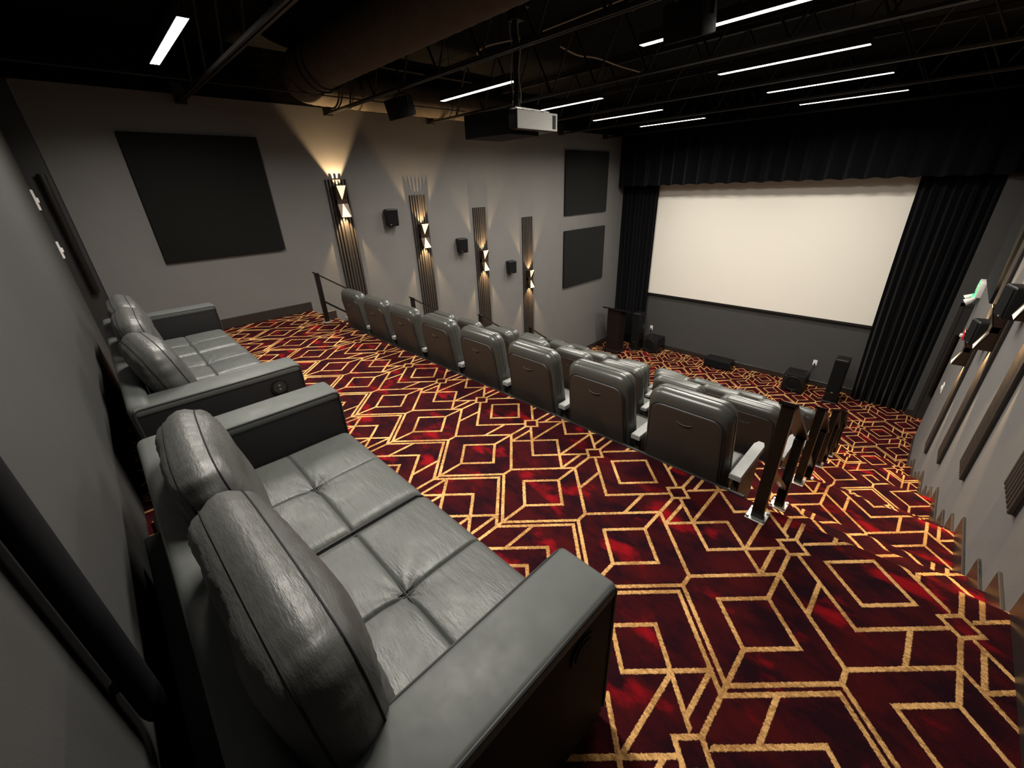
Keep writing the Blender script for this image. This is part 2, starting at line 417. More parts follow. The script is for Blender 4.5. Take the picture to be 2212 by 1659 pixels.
LN = ['over the sofas at the back left', 'in the left column just behind the projector', 'in the left column just beyond the projector', 'in the left column, second from the screen', 'in the left column, nearest the screen']
RN = ['over the near sofa at the back right', 'in the right column, partly behind the hanging speaker', 'in the right column, second one down the room', 'in the right column, second from the screen', 'in the right column, nearest the screen']
for i, y in enumerate(LY):
    linear_light(-4.84, -3.60, y, 'glowing white linear light ' + LN[i])
    linear_light(-2.16, -.92, y, 'glowing white linear light ' + RN[i])

# hanging black speakers
def hang_speaker(x, y, label):
    t = thing('hanging_speaker', label, 'speaker', (x, y, 2.2 if x < -3 else 2.25), 0, 'hanging speakers')
    bm = bmesh.new(); box(bm, -.115, .115, -.10, .10, 0, .18, .012, 2, Matrix.Rotation(.25, 4, 'X')); ob('cabinet', bm, M['matte'], t)
    bm = bmesh.new(); box(bm, -.105, .105, .101, .110, .015, .165, .003, 1, Matrix.Rotation(.25, 4, 'X')); ob('grille', bm, M['cloth'], t)
    bm = bmesh.new(); tube(bm, [(.122, 0, .09), (.122, 0, .20), (0, 0, .22), (-.122, 0, .20), (-.122, 0, .09)], .008, 6); cyl(bm, (0, 0, .22), (0, 0, .27), .014, 8); ob('bracket', bm, M['steel'], t)
    bm = bmesh.new(); tube(bm, [(.10, -.095, .02), (.10, -.103, .02)], .008, 10); ob('badge', bm, M['silver'], t)
hang_speaker(-4.38, 2.78, 'small black speaker hung from the joist between the duct and the projector')
hang_speaker(-1.40, 2.90, 'black speaker hung from the ceiling before the right column of lights')
t = thing('sprinkler', 'small pale sprinkler head hanging from the dark ceiling', 'sprinkler', (-1.79, 2.9, 2.47))
bm = bmesh.new(); tube(bm, [(0, 0, .58), (0, 0, .04), (0, 0, .0)], [.012, .012, .006], 10); ob('pipe', bm, M['steel'], t)
bm = bmesh.new(); tube(bm, [(0, 0, .05), (0, 0, .045), (0, 0, .0)], [.012, .032, .010], 14); ob('deflector', bm, M['duct'], t)

# projector
t = thing('projector', 'pale video projector with black casing on a ceiling pole', 'projector', (-3.1, 3.13, 1.945))
bm = bmesh.new(); box(bm, -.27, .30, -.265, .265, .0, .145, .012, 2); ob('casing', bm, M['blackplastic'], t)
bm = bmesh.new(); box(bm, .298, .306, -.26, .26, .004, .140, .003, 1); sp_ = ob('side_panel', bm, M['proj'], t); sp_['label'] = 'pale grey side panel'
bm = bmesh.new(); box(bm, .304, .310, .19, .235, .02, .125, .002, 1); ob('vent', bm, M['blackplastic'], sp_)
bm = bmesh.new(); slabP = [(-.24, -.34), (-.02, -.34), (.27, -.262), (.27, .1), (-.24, .1)]
loft(bm, [[Vector((x-.05, y, z)) for x, y in slabP] for z in (-.03, .155)]); ob('rear_hood', bm, M['matte'], t, 20)
bm = bmesh.new(); tube(bm, [(.05, .26, .07), (.05, .33, .07)], [.055, .05], 20); ob('lens', bm, M['blackplastic'], t)
bm = bmesh.new(); box(bm, -.06, .26, -.22, .10, .150, .165, .003, 1)
for a in ((.22, -.18), (.22, .06), (-.02, -.18), (-.02, .06)): tube(bm, [(.10, -.06, .20), (a[0], a[1], .16)], .010, 6)
ob('mount_plate', bm, M['silver'], t)
bm = bmesh.new()
for i in range(3): box(bm, .18, .27, -.15+i*.13, -.07+i*.13, .146, .156, .002, 1)
ob('top_control', bm, M['white'], t)
bm = bmesh.new(); cyl(bm, (.11, -.06, .19), (.11, -.06, 1.02), .024, 14); cyl(bm, (.11, -.06, .19), (.11, -.06, .26), .034, 14); ob('pole', bm, M['steel'], t)
bm = bmesh.new(); box(bm, .02, .20, -.14, .03, .86, .90, .004, 1); box(bm, .06, .16, -.10, 0, .78, .86, .004, 1); ob('pole_clamp', bm, M['steel'], t)
for dx, dy in ((.145, -.055), (.08, -.08)):
    bm = bmesh.new(); tube(bm, [(dx+.008*math.sin(i*1.3), dy+.006*math.cos(i), .22+i*.06) for i in range(12)], .005, 6); ob('cable', bm, M['cable'], t)
def cable(label, pts, r=.006):
    bm = bmesh.new()
    P = [Vector(p) for p in pts]; Q = []
    for i in range(len(P)-1):
        p0, p1, p2, p3 = P[max(i-1, 0)], P[i], P[i+1], P[min(i+2, len(P)-1)]
        for j in range(6):
            s = j/6; Q.append(.5*((2*p1)+(-p0+p2)*s+(2*p0-5*p1+4*p2-p3)*s*s+(-p0+3*p1-3*p2+p3)*s**3))
    Q.append(P[-1]); tube(bm, Q, r, 6); return tag(ob('ceiling_cable', bm, M['cable'], None), label, 'cable')
cable('pale cable drooping across the dark ceiling right of the projector pole', [(-3.64, 4.45, 2.9), (-3.62, 4.75, 2.86), (-3.66, 5.2, 2.9), (-3.7, 5.8, 2.9), (-3.69, 6.36, 2.9)], .009)
cable('loop of loose cable left of the projector pole', [(-3.25, 3.4, 2.72), (-3.6, 3.3, 2.72), (-3.95, 3.5, 2.75), (-3.7, 3.7, 2.75), (-3.3, 3.5, 2.72)], .008)
cable('short cable running from the hanging speaker to the pole', [(-2.85, 3.25, 2.66), (-2.5, 3.45, 2.74), (-2.2, 3.6, 2.8)], .006)

# ------------------------------------------------------------------ wall fittings
def acoustic(name, label, x, y0, y1, z0, z1, side):
    t = thing(name, label, 'panel', (x, (y0+y1)/2, z0), 0, 'acoustic panels')
    a, b = (0, .045) if side > 0 else (-.045, 0)
    bm = bmesh.new(); box(bm, a, b, -(y1-y0)/2, (y1-y0)/2, 0, z1-z0, .008, 2); ob('fabric_face', bm, M['acou'], t)
acoustic('acoustic_panel', 'large charcoal fabric panel on the wall above the far sofa', XL, .56, 1.84, .87, 2.15, 1)
acoustic('acoustic_panel', 'upper charcoal fabric panel left of the curtain', XL, 7.75, 9.37, .90, 2.18, 1)
acoustic('acoustic_panel', 'lower charcoal fabric panel left of the curtain', XL, 7.75, 9.37, -.72, .57, 1)
acoustic('acoustic_panel', 'charcoal fabric panel high on the right wall', XR, 6.85, 8.3, .16, 1.45, -1)

YS = [2.715, 3.995, 5.27, 6.545]
TOP = [1.69, 1.45, 1.20, .955]
BOT = [.08, -.485, -1.05, -1.6]
SZ = [(1.61, 1.21), (1.02, .65), (.455, .085), (-.10, -.47)]
ordn = ['nearest the sofas', 'second from the back', 'third from the back', 'nearest the screen']
def sconce(x, y, z0, z1, side, label):
    t = thing('wall_sconce', label, 'sconce', (x, y, (z0+z1)/2), 0, 'up and down wall sconces')
    s = side; h = (z0-z1)/2; D = .115; W = .076
    def X(v): return s*v
    bm = bmesh.new(); box(bm, min(X(0), X(.012)), max(X(0), X(.012)), -W, W, -h, h, .002, 1); ob('back_plate', bm, M['brass'], t)
    # shell: sides bow inwards at the waist, front is cut by two V-shaped windows
    bm = bmesh.new()
    wz = .028
    for sy in (-1, 1):
        pts = [(.012, h), (D, h), (D*.55, wz), (D*.55, -wz), (D, -h), (.012, -h)]
        lo = [Vector((X(a), sy*W, b)) for a, b in pts]; li = [Vector((X(a), sy*(W-.006), b)) for a, b in pts]
        loft(bm, [lo, li])
    # front facets: dark triangles flanking the windows
    for sz_ in (-1, 1):
        for sy in (-1, 1):
            tri = [Vector((X(D), sy*W, sz_*h)), Vector((X(D*.55), sy*W, sz_*wz)), Vector((X(D*.60), sy*.004, sz_*wz)), Vector((X(D*.99), sy*(W-.010), sz_*h))]
            tri2 = [p-Vector((X(.006), 0, 0)) for p in tri]
            loft(bm, [tri, tri2])
    box(bm, min(X(.012), X(D*.6)), max(X(.012), X(D*.6)), -W, W, -wz, wz, .002, 1)
    ob('shade', bm, M['brass'], t, 20)
    for sz_ in (-1, 1):
        bm = bmesh.new()
        q = [Vector((X(D*.985), -W+.011, sz_*h)), Vector((X(D*.985), W-.011, sz_*h)), Vector((X(D*.565), .005, sz_*wz)), Vector((X(D*.565), -.005, sz_*wz))]
        loft(bm, [q, [p-Vector((X(.003), 0, 0)) for p in q]]); ob('lit_window', bm, M['glow'], t, 20)
        ld = bpy.data.lights.new('sconce_beam', 'SPOT'); ld.energy = SPOT; ld.color = (1, .66, .33); ld.spot_size = math.radians(68); ld.spot_blend = .45; ld.shadow_soft_size = .005
        lo = bpy.data.objects.new('sconce_beam', ld); COL.objects.link(lo); lo.parent = t
        lo.location = (X(.050), 0, sz_*(wz+(h-wz)*.62)); lo.rotation_euler = (0, 0 if sz_ < 0 else PI, 0)
def slat_panel(x, y, z0, z1, side, label):
    t = thing('slat_panel', label, 'slat panel', (x, y, z0), 0, 'vertical slat panels')
    W = .152; s = side
    bm = bmesh.new(); box(bm, min(0, s*.008), max(0, s*.008), -W, W, 0, z1-z0, .001, 1); ob('backing', bm, M['slatback'], t)
    bm = bmesh.new(); box(bm, min(s*.008, s*.028), max(s*.008, s*.028), -.0130, .0130, 0, z1-z0, .003, 1)
    first = None
    for i in range(7):
        if first is None: first = ob('slat', bm, M['slat'], t); o = first
        else: o = first.copy(); COL.objects.link(o); o.parent = t
        o.location = (0, -W+.0165+i*(2*W-.033)/6, 0)
for side, x, nm in ((1, XL, 'left'), (-1, XR, 'right')):
    for i in range(4):
        slat_panel(x, YS[i], BOT[i], TOP[i], side, 'tall dark slat panel on the %s wall, %s' % (nm, ordn[i]))
        sconce(x+side*.028, YS[i], *SZ[i], side, 'lit bow-tie shaped sconce on the %s wall slat panel %s' % (nm, ordn[i]))
    for i, (y, z) in enumerate(((3.45, 1.155), (4.77, .60), (5.99, .045))):
        t = thing('wall_speaker', 'small black speaker on the %s wall, %s of three' % (nm, ['rearmost', 'middle', 'front'][i]), 'speaker', (x+side*.06, y, z-.125), side*-.25, 'wall surround speakers')
        bm = bmesh.new(); slab(bm, (.17, .19, 0, .245, .02, .02), -.08, .08, .014, 3, Matrix.Rotation(-side*PI/2, 4, 'Z')); ob('cabinet', bm, M['blackplastic'], t)
        bm = bmesh.new(); box(bm, min(side*.08, side*.088), max(side*.08, side*.088), -.078, .078, .015, .23, .004, 1); ob('grille', bm, M['cloth'], t)
        bm = bmesh.new(); box(bm, -.06, .02, -.02, .02, .09, .14, .003, 1) if side > 0 else box(bm, -.02, .06, -.02, .02, .09, .14, .003, 1); ob('bracket', bm, M['steel'], t)
        bm = bmesh.new(); box(bm, min(side*.085, side*.090), max(side*.085, side*.090), -.05, -.03, .02, .028); ob('badge', bm, M['silver'], t, None)

# ------------------------------------------------------------------ screen, drapes
t = thing('projection_screen', 'large cream projection screen framed by black curtains', 'screen', (-2.89, YF-.02, -1.16))
bm = bmesh.new(); box(bm, -2.36, 2.36, -.03, -.012, 0, 2.75, .002, 1); ob('screen_surface', bm, M['screen'], t)
bm = bmesh.new(); box(bm, -2.38, 2.38, -.038, .018, -.05, 0.0, .004, 1); ob('bottom_frame', bm, M['steel'], t)
def drape(name, label, x0, x1, y, z0, z1, amp, waves, seed, depth=.0, flare=0, nz=14, slant0=0, slant1=0):
    rnd = random.Random(seed); ph = [rnd.uniform(0, 6.28) for _ in range(4)]
    nx = max(40, int(waves*10)); bm = bmesh.new(); front = []; back = []
    for j in range(nz+1):
        v = j/nz; z = z1+(z0-z1)*v; fr = []; bk = []
        for i in range(nx+1):
            u = i/nx; a = x0+slant0*v**2; b = x1+slant1*v**2; xx = a+(b-a)*u
            A = amp*(.55+.45*v+flare*v*v)
            yy = y+A*(math.sin(2*PI*waves*u+ph[0]+.6*math.sin(2*PI*u*2+ph[1]))+.35*math.sin(2*PI*waves*2.3*u+ph[2]+v*1.2))
            zz = z+(.012*math.sin(2*PI*waves*u+ph[3]) if j == nz else 0)
            fr.append(bm.verts.new((xx, yy, zz))); bk.append(bm.verts.new((xx, yy+.006, zz)))
        front.append(fr); back.append(bk)
    for j in range(nz):
        for i in range(nx):
            bm.faces.new((front[j][i], front[j][i+1], front[j+1][i+1], front[j+1][i]))
            bm.faces.new((back[j][i+1], back[j][i], back[j+1][i], back[j+1][i+1]))
    for i in range(nx):
        for L in (0, nz): bm.faces.new((front[L][i], back[L][i], back[L][i+1], front[L][i+1]))
    for j in range(nz):
        for i in (0, nx): bm.faces.new((front[j][i], front[j+1][i], back[j+1][i], back[j][i]))
    return tag(ob(name, bm, M['drape'], None, 80), label, 'curtain')
drape('side_curtain', 'black pleated curtain left of the screen', XL+.02, -5.20, 10.15, -2.63, 3.0, .045, 9, 1)
drape('side_curtain', 'black pleated curtain right of the screen reaching the floor', -.585, .385, 10.09, -2.63, 3.0, .038, 8, 2, flare=.6, slant0=.12, slant1=.0)
drape('valance', 'wide black gathered valance curtain hanging over the screen top', XL+.02, .56, 9.87, 1.43, 3.04, .045, 21, 3)

# front of the room
def outlet(label, x, z, cord_to):
    t = thing('wall_outlet', label, 'outlet', (x, YF, z), 0)
    bm = bmesh.new(); box(bm, -.038, .038, -.007, 0, -.06, .06, .003, 1); ob('cover_plate', bm, M['white'], t)
    bm = bmesh.new(); box(bm, -.014, .014, -.03, -.006, -.045, -.012, .003, 1); ob('plug', bm, M['blackplastic'], t)
    bm = bmesh.new(); tube(bm, [(0, -.03, -.035), (.0, -.06, -.10), (cord_to*.5, -.05, -.28), (cord_to, -.06, -.42)], .005, 6); ob('cord', bm, M['blackplastic'], t)
outlet('white wall outlet beside the left curtain with a plug in it', -5.05, -2.12, .10)
outlet('white wall outlet below the screen near the right curtain', -1.235, -2.135, -.12)
def sub(label, x, y, w, h, d, z=-2.65):
    t = thing('subwoofer', label, 'speaker', (x, y, z))
    bm = bmesh.new(); box(bm, -w/2, w/2, 0, d, .02, h, .012, 2); ob('cabinet', bm, M['blackplastic'], t)
    bm = bmesh.new(); cc = [(math.cos(a)*w*.36, -.004, h/2+.01+math.sin(a)*w*.36) for a in [2*PI*i/24 for i in range(24)]]; tube(bm, cc, .008, 6, closed=True); ob('driver_ring', bm, M['blackplastic'], t)
    bm = bmesh.new(); tube(bm, [(0, .0, h/2+.01), (0, -.01, h/2+.01)], [w*.33, w*.12], 24); ob('driver_cone', bm, M['cloth'], t)
    for sx in (-1, 1):
        for dy in (.04, d-.04):
            bm = bmesh.new(); cyl(bm, (sx*(w/2-.04), dy, 0), (sx*(w/2-.04), dy, .022), .02, 10); ob('foot', bm, M['blackplastic'], t)
    for px, pz in ((-w*.40, h*.88), (w*.05, h*.08)):
        bm = bmesh.new(); box(bm, px-.008, px+.008, -.004, 0, pz-.006, pz+.006); ob('badge', bm, M['silver'], t, None)
sub('black cube subwoofer beside the left curtain and podium', -4.80, 9.80, .42, .40, .42)
sub('black cube subwoofer below the screen near the right curtain', -1.42, 9.62, .40, .40, .42)
t = thing('centre_speaker', 'low wide black speaker on the carpet below the screen', 'speaker', (-3.07, 9.86, -2.65))
bm = bmesh.new(); box(bm, -.30, .30, 0, .32, .015, .215, .01, 2); ob('cabinet', bm, M['blackplastic'], t)
bm = bmesh.new(); box(bm, -.285, .285, -.012, 0, .03, .20, .004, 1); ob('grille', bm, M['cloth'], t)
bm = bmesh.new(); [box(bm, sx*.25-.02, sx*.25+.02, .03, .29, 0, .017) for sx in (-1, 1)]; ob('foot', bm, M['blackplastic'], t)
def tower(label, x, y, h, rz, w=.22, d=.30):
    t = thing('tower_speaker', label, 'speaker', (x, y, -2.65), rz)
    bm = bmesh.new(); box(bm, -w/2, w/2, 0, d, .03, h, .008, 2); ob('cabinet', bm, M['blackplastic'], t)
    bm = bmesh.new(); box(bm, -w/2+.012, w/2-.012, -.012, 0, .25, h-.02, .004, 1); ob('grille', bm, M['cloth'], t)
    bm = bmesh.new(); box(bm, -w/2-.02, w/2+.02, -.02, d+.02, 0, .03, .005, 1); ob('plinth', bm, M['blackplastic'], t)
    bm = bmesh.new(); box(bm, -w/2+.02, w/2-.02, .0, .012, h, h+.006); ob('top_trim', bm, M['silver'], t, None)
    bm = bmesh.new(); box(bm, -.02, .02, -.015, 0, .225, .237); ob('badge', bm, M['silver'], t, None)
tower('slim black tower speaker between the podium and the left subwoofer', -5.22, 9.72, 1.02, .0)
tower('black tower speaker standing in front of the right curtain', -.74, 9.58, .92, .0, .22, .3)
t = thing('podium', 'dark wood podium standing before the left curtain', 'podium', (-5.6, 9.35, -2.65), .0)
bm = bmesh.new(); box(bm, -.24, .24, -.22, .22, 0, .07, .01, 2); ob('base', bm, M['wood'], t)
bm = bmesh.new(); loft(bm, [[Vector((x, y, .068 if lo else 1.062+.14*(.22-y)/.44)) for x, y in ((-.19, -.14), (.19, -.14), (.19, .14), (-.19, .14))] for lo in (1, 0)]); ob('column', bm, M['wood'], t, 20)
bm = bmesh.new(); loft(bm, [[Vector((x, y, z+.14*(.22-y)/.44)) for x, y in ((-.30, -.22), (.30, -.22), (.30, .22), (-.30, .22))] for z in (1.06, 1.10)]); ob('reading_top', bm, M['wood'], t, 20)

# right wall services
t = thing('exit_sign', 'white exit sign and emergency lamp unit on the right wall', 'sign', (XR, 8.79, -.13))
bm = bmesh.new(); box(bm, -.06, 0, -.17, .17, 0, .21, .008, 2); ob('housing', bm, M['white'], t)
bm = bmesh.new(); box(bm, -.064, -.058, -.15, .15, .02, .19, .002, 1); ob('lit_face', bm, M['green'], t)
bm = bmesh.new(); box(bm, -.085, -.045, -.15, .15, -.03, 0, .004, 1); ob('green_edge', bm, M['green'], t)
for sy in (-1, 1):
    bm = bmesh.new(); tube(bm, [(-.05, sy*.13, -.01), (-.09, sy*.15, -.05), (-.13, sy*.15, -.08)], [.02, .04, .05], 14); ob('lamp_head', bm, M['white'], t)
fc = bpy.data.curves.new('exit_word', 'FONT'); fc.body = 'EXIT'; fc.size = .15; fc.align_x = 'CENTER'; fc.extrude = .001
fo = bpy.data.objects.new('tmp', fc); COL.objects.link(fo)
bpy.context.view_layer.update()
me = bpy.data.meshes.new_from_object(fo.evaluated_get(bpy.context.evaluated_depsgraph_get())); bpy.data.objects.remove(fo)
me.materials.clear(); me.materials.append(M['white'])
eo = bpy.data.objects.new('exit_lettering', me); COL.objects.link(eo); eo.parent = t
eo.matrix_local = Matrix.Translation((-.066, 0, .05)) @ Matrix(((0, 0, -1), (-1, 0, 0), (0, 1, 0))).to_4x4()
t = thing('fire_alarm', 'red fire alarm strobe on the right wall below the exit sign', 'alarm', (XR, 8.05, -.52))
bm = bmesh.new(); box(bm, -.045, 0, -.06, .06, -.06, .07, .006, 2); ob('body', bm, M['red'], t)
bm = bmesh.new(); box(bm, -.075, -.044, -.03, .03, -.03, .01, .008, 2); ob('strobe_lens', bm, M['white'], t)
t = thing('light_switch', 'white switch plate low on the right wall near the exit recess', 'switch', (XR, 8.04, -1.31))
bm = bmesh.new(); box(bm, -.010, 0, -.075, .075, -.065, .065, .003, 1); ob('cover_plate', bm, M['white'], t)
for sy in (-.035, .035): bm = bmesh.new(); box(bm, -.022, -.009, sy-.012, sy+.012, -.02, .02, .002, 1); ob('toggle', bm, M['white'], t)
def back_plate(label, z, h, x=-5.88):
    t = thing('switch_plate', label, 'switch', (x, -.205, z))
    bm = bmesh.new(); box(bm, -.06, .06, -.004, .012, -h/2, h/2, .003, 1); ob('cover_plate', bm, M['white'], t)
    bm = bmesh.new(); box(bm, -.012, .012, .010, .024, -.02, .02, .002, 1); ob('toggle', bm, M['white'], t)
back_plate('white wall plate at the far edge of the near wall, upper one', 1.55, .17)
back_plate('white wall plate at the far edge of the near wall, lower one', 1.12, .15)

# ------------------------------------------------------------------ handrails
def handrail(x, k, nm):
    e, z = EDGE[k], TZ[k]
    t = thing('handrail', 'short black stair handrail beside the %s, %s' % (nm, ['topmost', 'second from the top', 'third from the top', 'lowest'][k]), 'railing', (x, e-.10, z), 0, 'stair handrails')
    hB = -.377; yB = .67
    for i, (yy, z0, z1) in enumerate(((0, 0, .625), (yB, hB, .125))):
        bm = bmesh.new(); box(bm, -.025, .025, yy-.025, yy+.025, z0+.004, z1, .003, 1); ob('post', bm, M['rail'], t)
        bm = bmesh.new(); box(bm, -.044, .044, yy-.052, yy+.052, z0-.003, z0+.007, .002, 1); pl = ob('base_plate', bm, M['silver'], t)
        for sx in (-1, 1):
            for sy in (-1, 1):
                bm = bmesh.new(); cyl(bm, (sx*.035, yy+sy*.041, z0+.006), (sx*.035, yy+sy*.039, z0+.014), .008, 8); ob('bolt', bm, M['silver'], pl)
    for nm2, dz, w_ in (('top_rail', 0, .036), ('middle_rail', -.36, .014)):
        bm = bmesh.new(); a = Vector((0, -.035 if dz == 0 else 0, .64+dz+.0)); b = Vector((0, yB+.035 if dz == 0 else yB, .115+dz))
        th = .008 if dz == 0 else .014
        loops = [[p+Vector((sx*w_, 0, sz*th)) for sx, sz in ((-1, -1), (1, -1), (1, 1), (-1, 1))] for p in (a, b)]
        loft(bm, loops); ob(nm2, bm, M['rail'], t, 20)
for k in range(4):
    handrail(-.268, k, 'right aisle'); handrail(-5.42, k, 'left aisle')

# ------------------------------------------------------------------ theatre seats
TILT = Matrix.Translation((0, .135, .40)) @ Matrix.Rotation(math.radians(7.5), 4, 'X') @ Matrix.Translation((0, 0, -.40))
def make_seat():
    t = thing('theatre_seat', 'x', 'theatre seat')
    bm = bmesh.new(); slab(bm, (.515, .475, .36, 1.0, .085, .05), .012, .145, .050, 5, TILT)
    # front bolster
    slab(bm, (.40, .38, .44, .93, .07, .05), .10, .185, .035, 3, TILT); bc = ob('back_cushion', bm, M['vinyl'], t, 60)
    bm = bmesh.new(); slab(bm, (.450, .415, .375, .925, .070, .04), .000, .03, .010, 3, TILT); sh = ob('back_shell', bm, M['shell'], t, 50)
    sh['label'] = 'brown-grey moulded rear panel'
    bm = bmesh.new(); tube(bm, [TILT @ Vector((x, -.001-.003*(1-(x/.045)**2), .845-.012*(1-(x/.045)**2))) for x in [-.045+.01125*i for i in range(9)]], .0035, 6); ob('pull_slot', bm, M['vinyl'], sh)
    bm = bmesh.new(); P = [TILT @ Vector((x, .010, z)) for x, z in outline(.458, .423, .370, .931, .074, .044, 0)]; tube(bm, P, .0045, 6, closed=True); ob('seam', bm, M['piping'], sh)
    bm = bmesh.new(); P = [TILT @ Vector((x, .075, z)) for x, z in outline(.5165, .4765, .359, 1.001, .085, .05, 0)]; tube(bm, P, .0022, 5, closed=True); ob('welt', bm, M['vinyl'], bc)
    bm = bmesh.new(); box(bm, -.235, .235, .20, .62, .36, .46, .035, 3); ob('seat_cushion', bm, M['vinyl'], t)
    bm = bmesh.new(); box(bm, -.22, .22, .22, .60, .30, .362, .01, 1); ob('seat_pan', bm, M['shell'], t)
    bm = bmesh.new(); box(bm, -.266, .266, .30, .36, .30, .34, .004, 1); ob('cross_beam', bm, M['steel'], t)
    return t
def add_arm(t, x):
    bm = bmesh.new()
    prof = [(-.031, .115), (.031, .115), (.031, .515), (.016, .555), (-.016, .555), (-.031, .515)]
    loft(bm, [[Vector((x+px*.98, py, z)) for px, py in prof] for z in (.585, .590, .612)] + [[Vector((x+px*.90, .115+(py-.115)*.985+.003, .617)) for px, py in prof]])
    a = ob('armrest', bm, M['arm'], t, 30); a['label'] = 'light grey flat armrest pad'
    bm = bmesh.new(); box(bm, x-.020, x+.020, .15, .50, .26, .588, .008, 1); box(bm, x-.02, x+.02, .36, .46, .02, .27); box(bm, x-.03, x+.03, .24, .58, 0, .025, .004, 1); ob('stand', bm, M['shell'], t)
proto = make_seat(); add_arm(proto, -.30)
rown = ['back row', 'second row', 'third row', 'front row']
posn = ['nearest the right handrail', 'second from the right handrail', 'third from the right', 'fourth from the right', 'fourth from the left', 'third from the left', 'second from the left handrail', 'nearest the left handrail']
for r in range(4):
    for c in range(8):
        o = proto if (r == 0 and c == 0) else copy_tree(proto)
        o.location = (-.74-.60*c, EDGE[r]-.04, TZ[r+1])
        tag(o, 'black vinyl theatre seat in the %s, %s' % (rown[r], posn[c]), 'theatre seat', 'rows of theatre seats')
for o in [o for o in COL.objects if o.name.startswith('theatre_seat') and abs(o.location.x+.74) < .01]:
    add_arm(o, .30)

# ------------------------------------------------------------------ sofas
def seat_grid(bm, x0, x1, y0, y1, zt, zb, n=44):
    """cushion with a cross-shaped tufted top"""
    top = []
    cx, cy = (x0+x1)/2, (y0+y1)/2
    R = .045
    def prof(a, lo, hi):
        d = min(a-lo, hi-a)
        return 0 if d >= R else R-math.sqrt(max(0, R*R-(R-d)**2))
    ts = [0, .004, .012, .025, .045, .08]; us = [i/n for i in range(n+1)]
    def coords(lo, hi):
        w = hi-lo; L = [0, .004, .010, .020, .032, .045]
        mid = [.045+(w-.09)*i/n for i in range(1, n) if abs(.045+(w-.09)*i/n-w/2) > .036]; mid = sorted(mid+[w/2+v for v in (-.030, -.024, -.018, -.013, -.009, -.006, -.003, 0, .003, .006, .009, .013, .018, .024, .030)])
        return [lo+v for v in L]+[lo+v for v in mid]+[hi-v for v in L[::-1]]
    xs, ys = coords(x0, x1), coords(y0, y1)
    for x in xs:
        row = []
        for y in ys:
            dx, dy = abs(x-cx), abs(y-cy)
            puff = .010*math.sin(PI*min(1, dx/((x1-x0)/2)))*math.sin(PI*min(1, dy/((y1-y0)/2)))
            dip = .011*math.exp(-(dx/.006)**1.3)+.009*math.exp(-(dy/.006)**1.3)+.016*math.exp(-(dx*dx+dy*dy)/.003)
            wr_ = .003*math.sin(60*math.atan2(y-cy, x-cx)/6)*math.exp(-math.hypot(dx, dy)/.09)
            z = zt+puff-min(dip, .028)+wr_-prof(x, x0, x1)-prof(y, y0, y1)
            row.append(bm.verts.new((x, y, max(z, zb+.01))))
        top.append(row)
    for i in range(len(xs)-1):
        for j in range(len(ys)-1): bm.faces.new((top[i][j], top[i+1][j], top[i+1][j+1], top[i][j+1]))
    ring = [top[i][0] for i in range(len(xs))]+[top[-1][j] for j in range(1, len(ys))]+[top[i][-1] for i in range(len(xs)-2, -1, -1)]+[top[0][j] for j in range(len(ys)-2, 0, -1)]
    low = [bm.verts.new((v.co.x, v.co.y, zb)) for v in ring]
    for i in range(len(ring)):
        j = (i+1) % len(ring); bm.faces.new((ring[i], low[i], low[j], ring[j]))
    bm.faces.new(low)
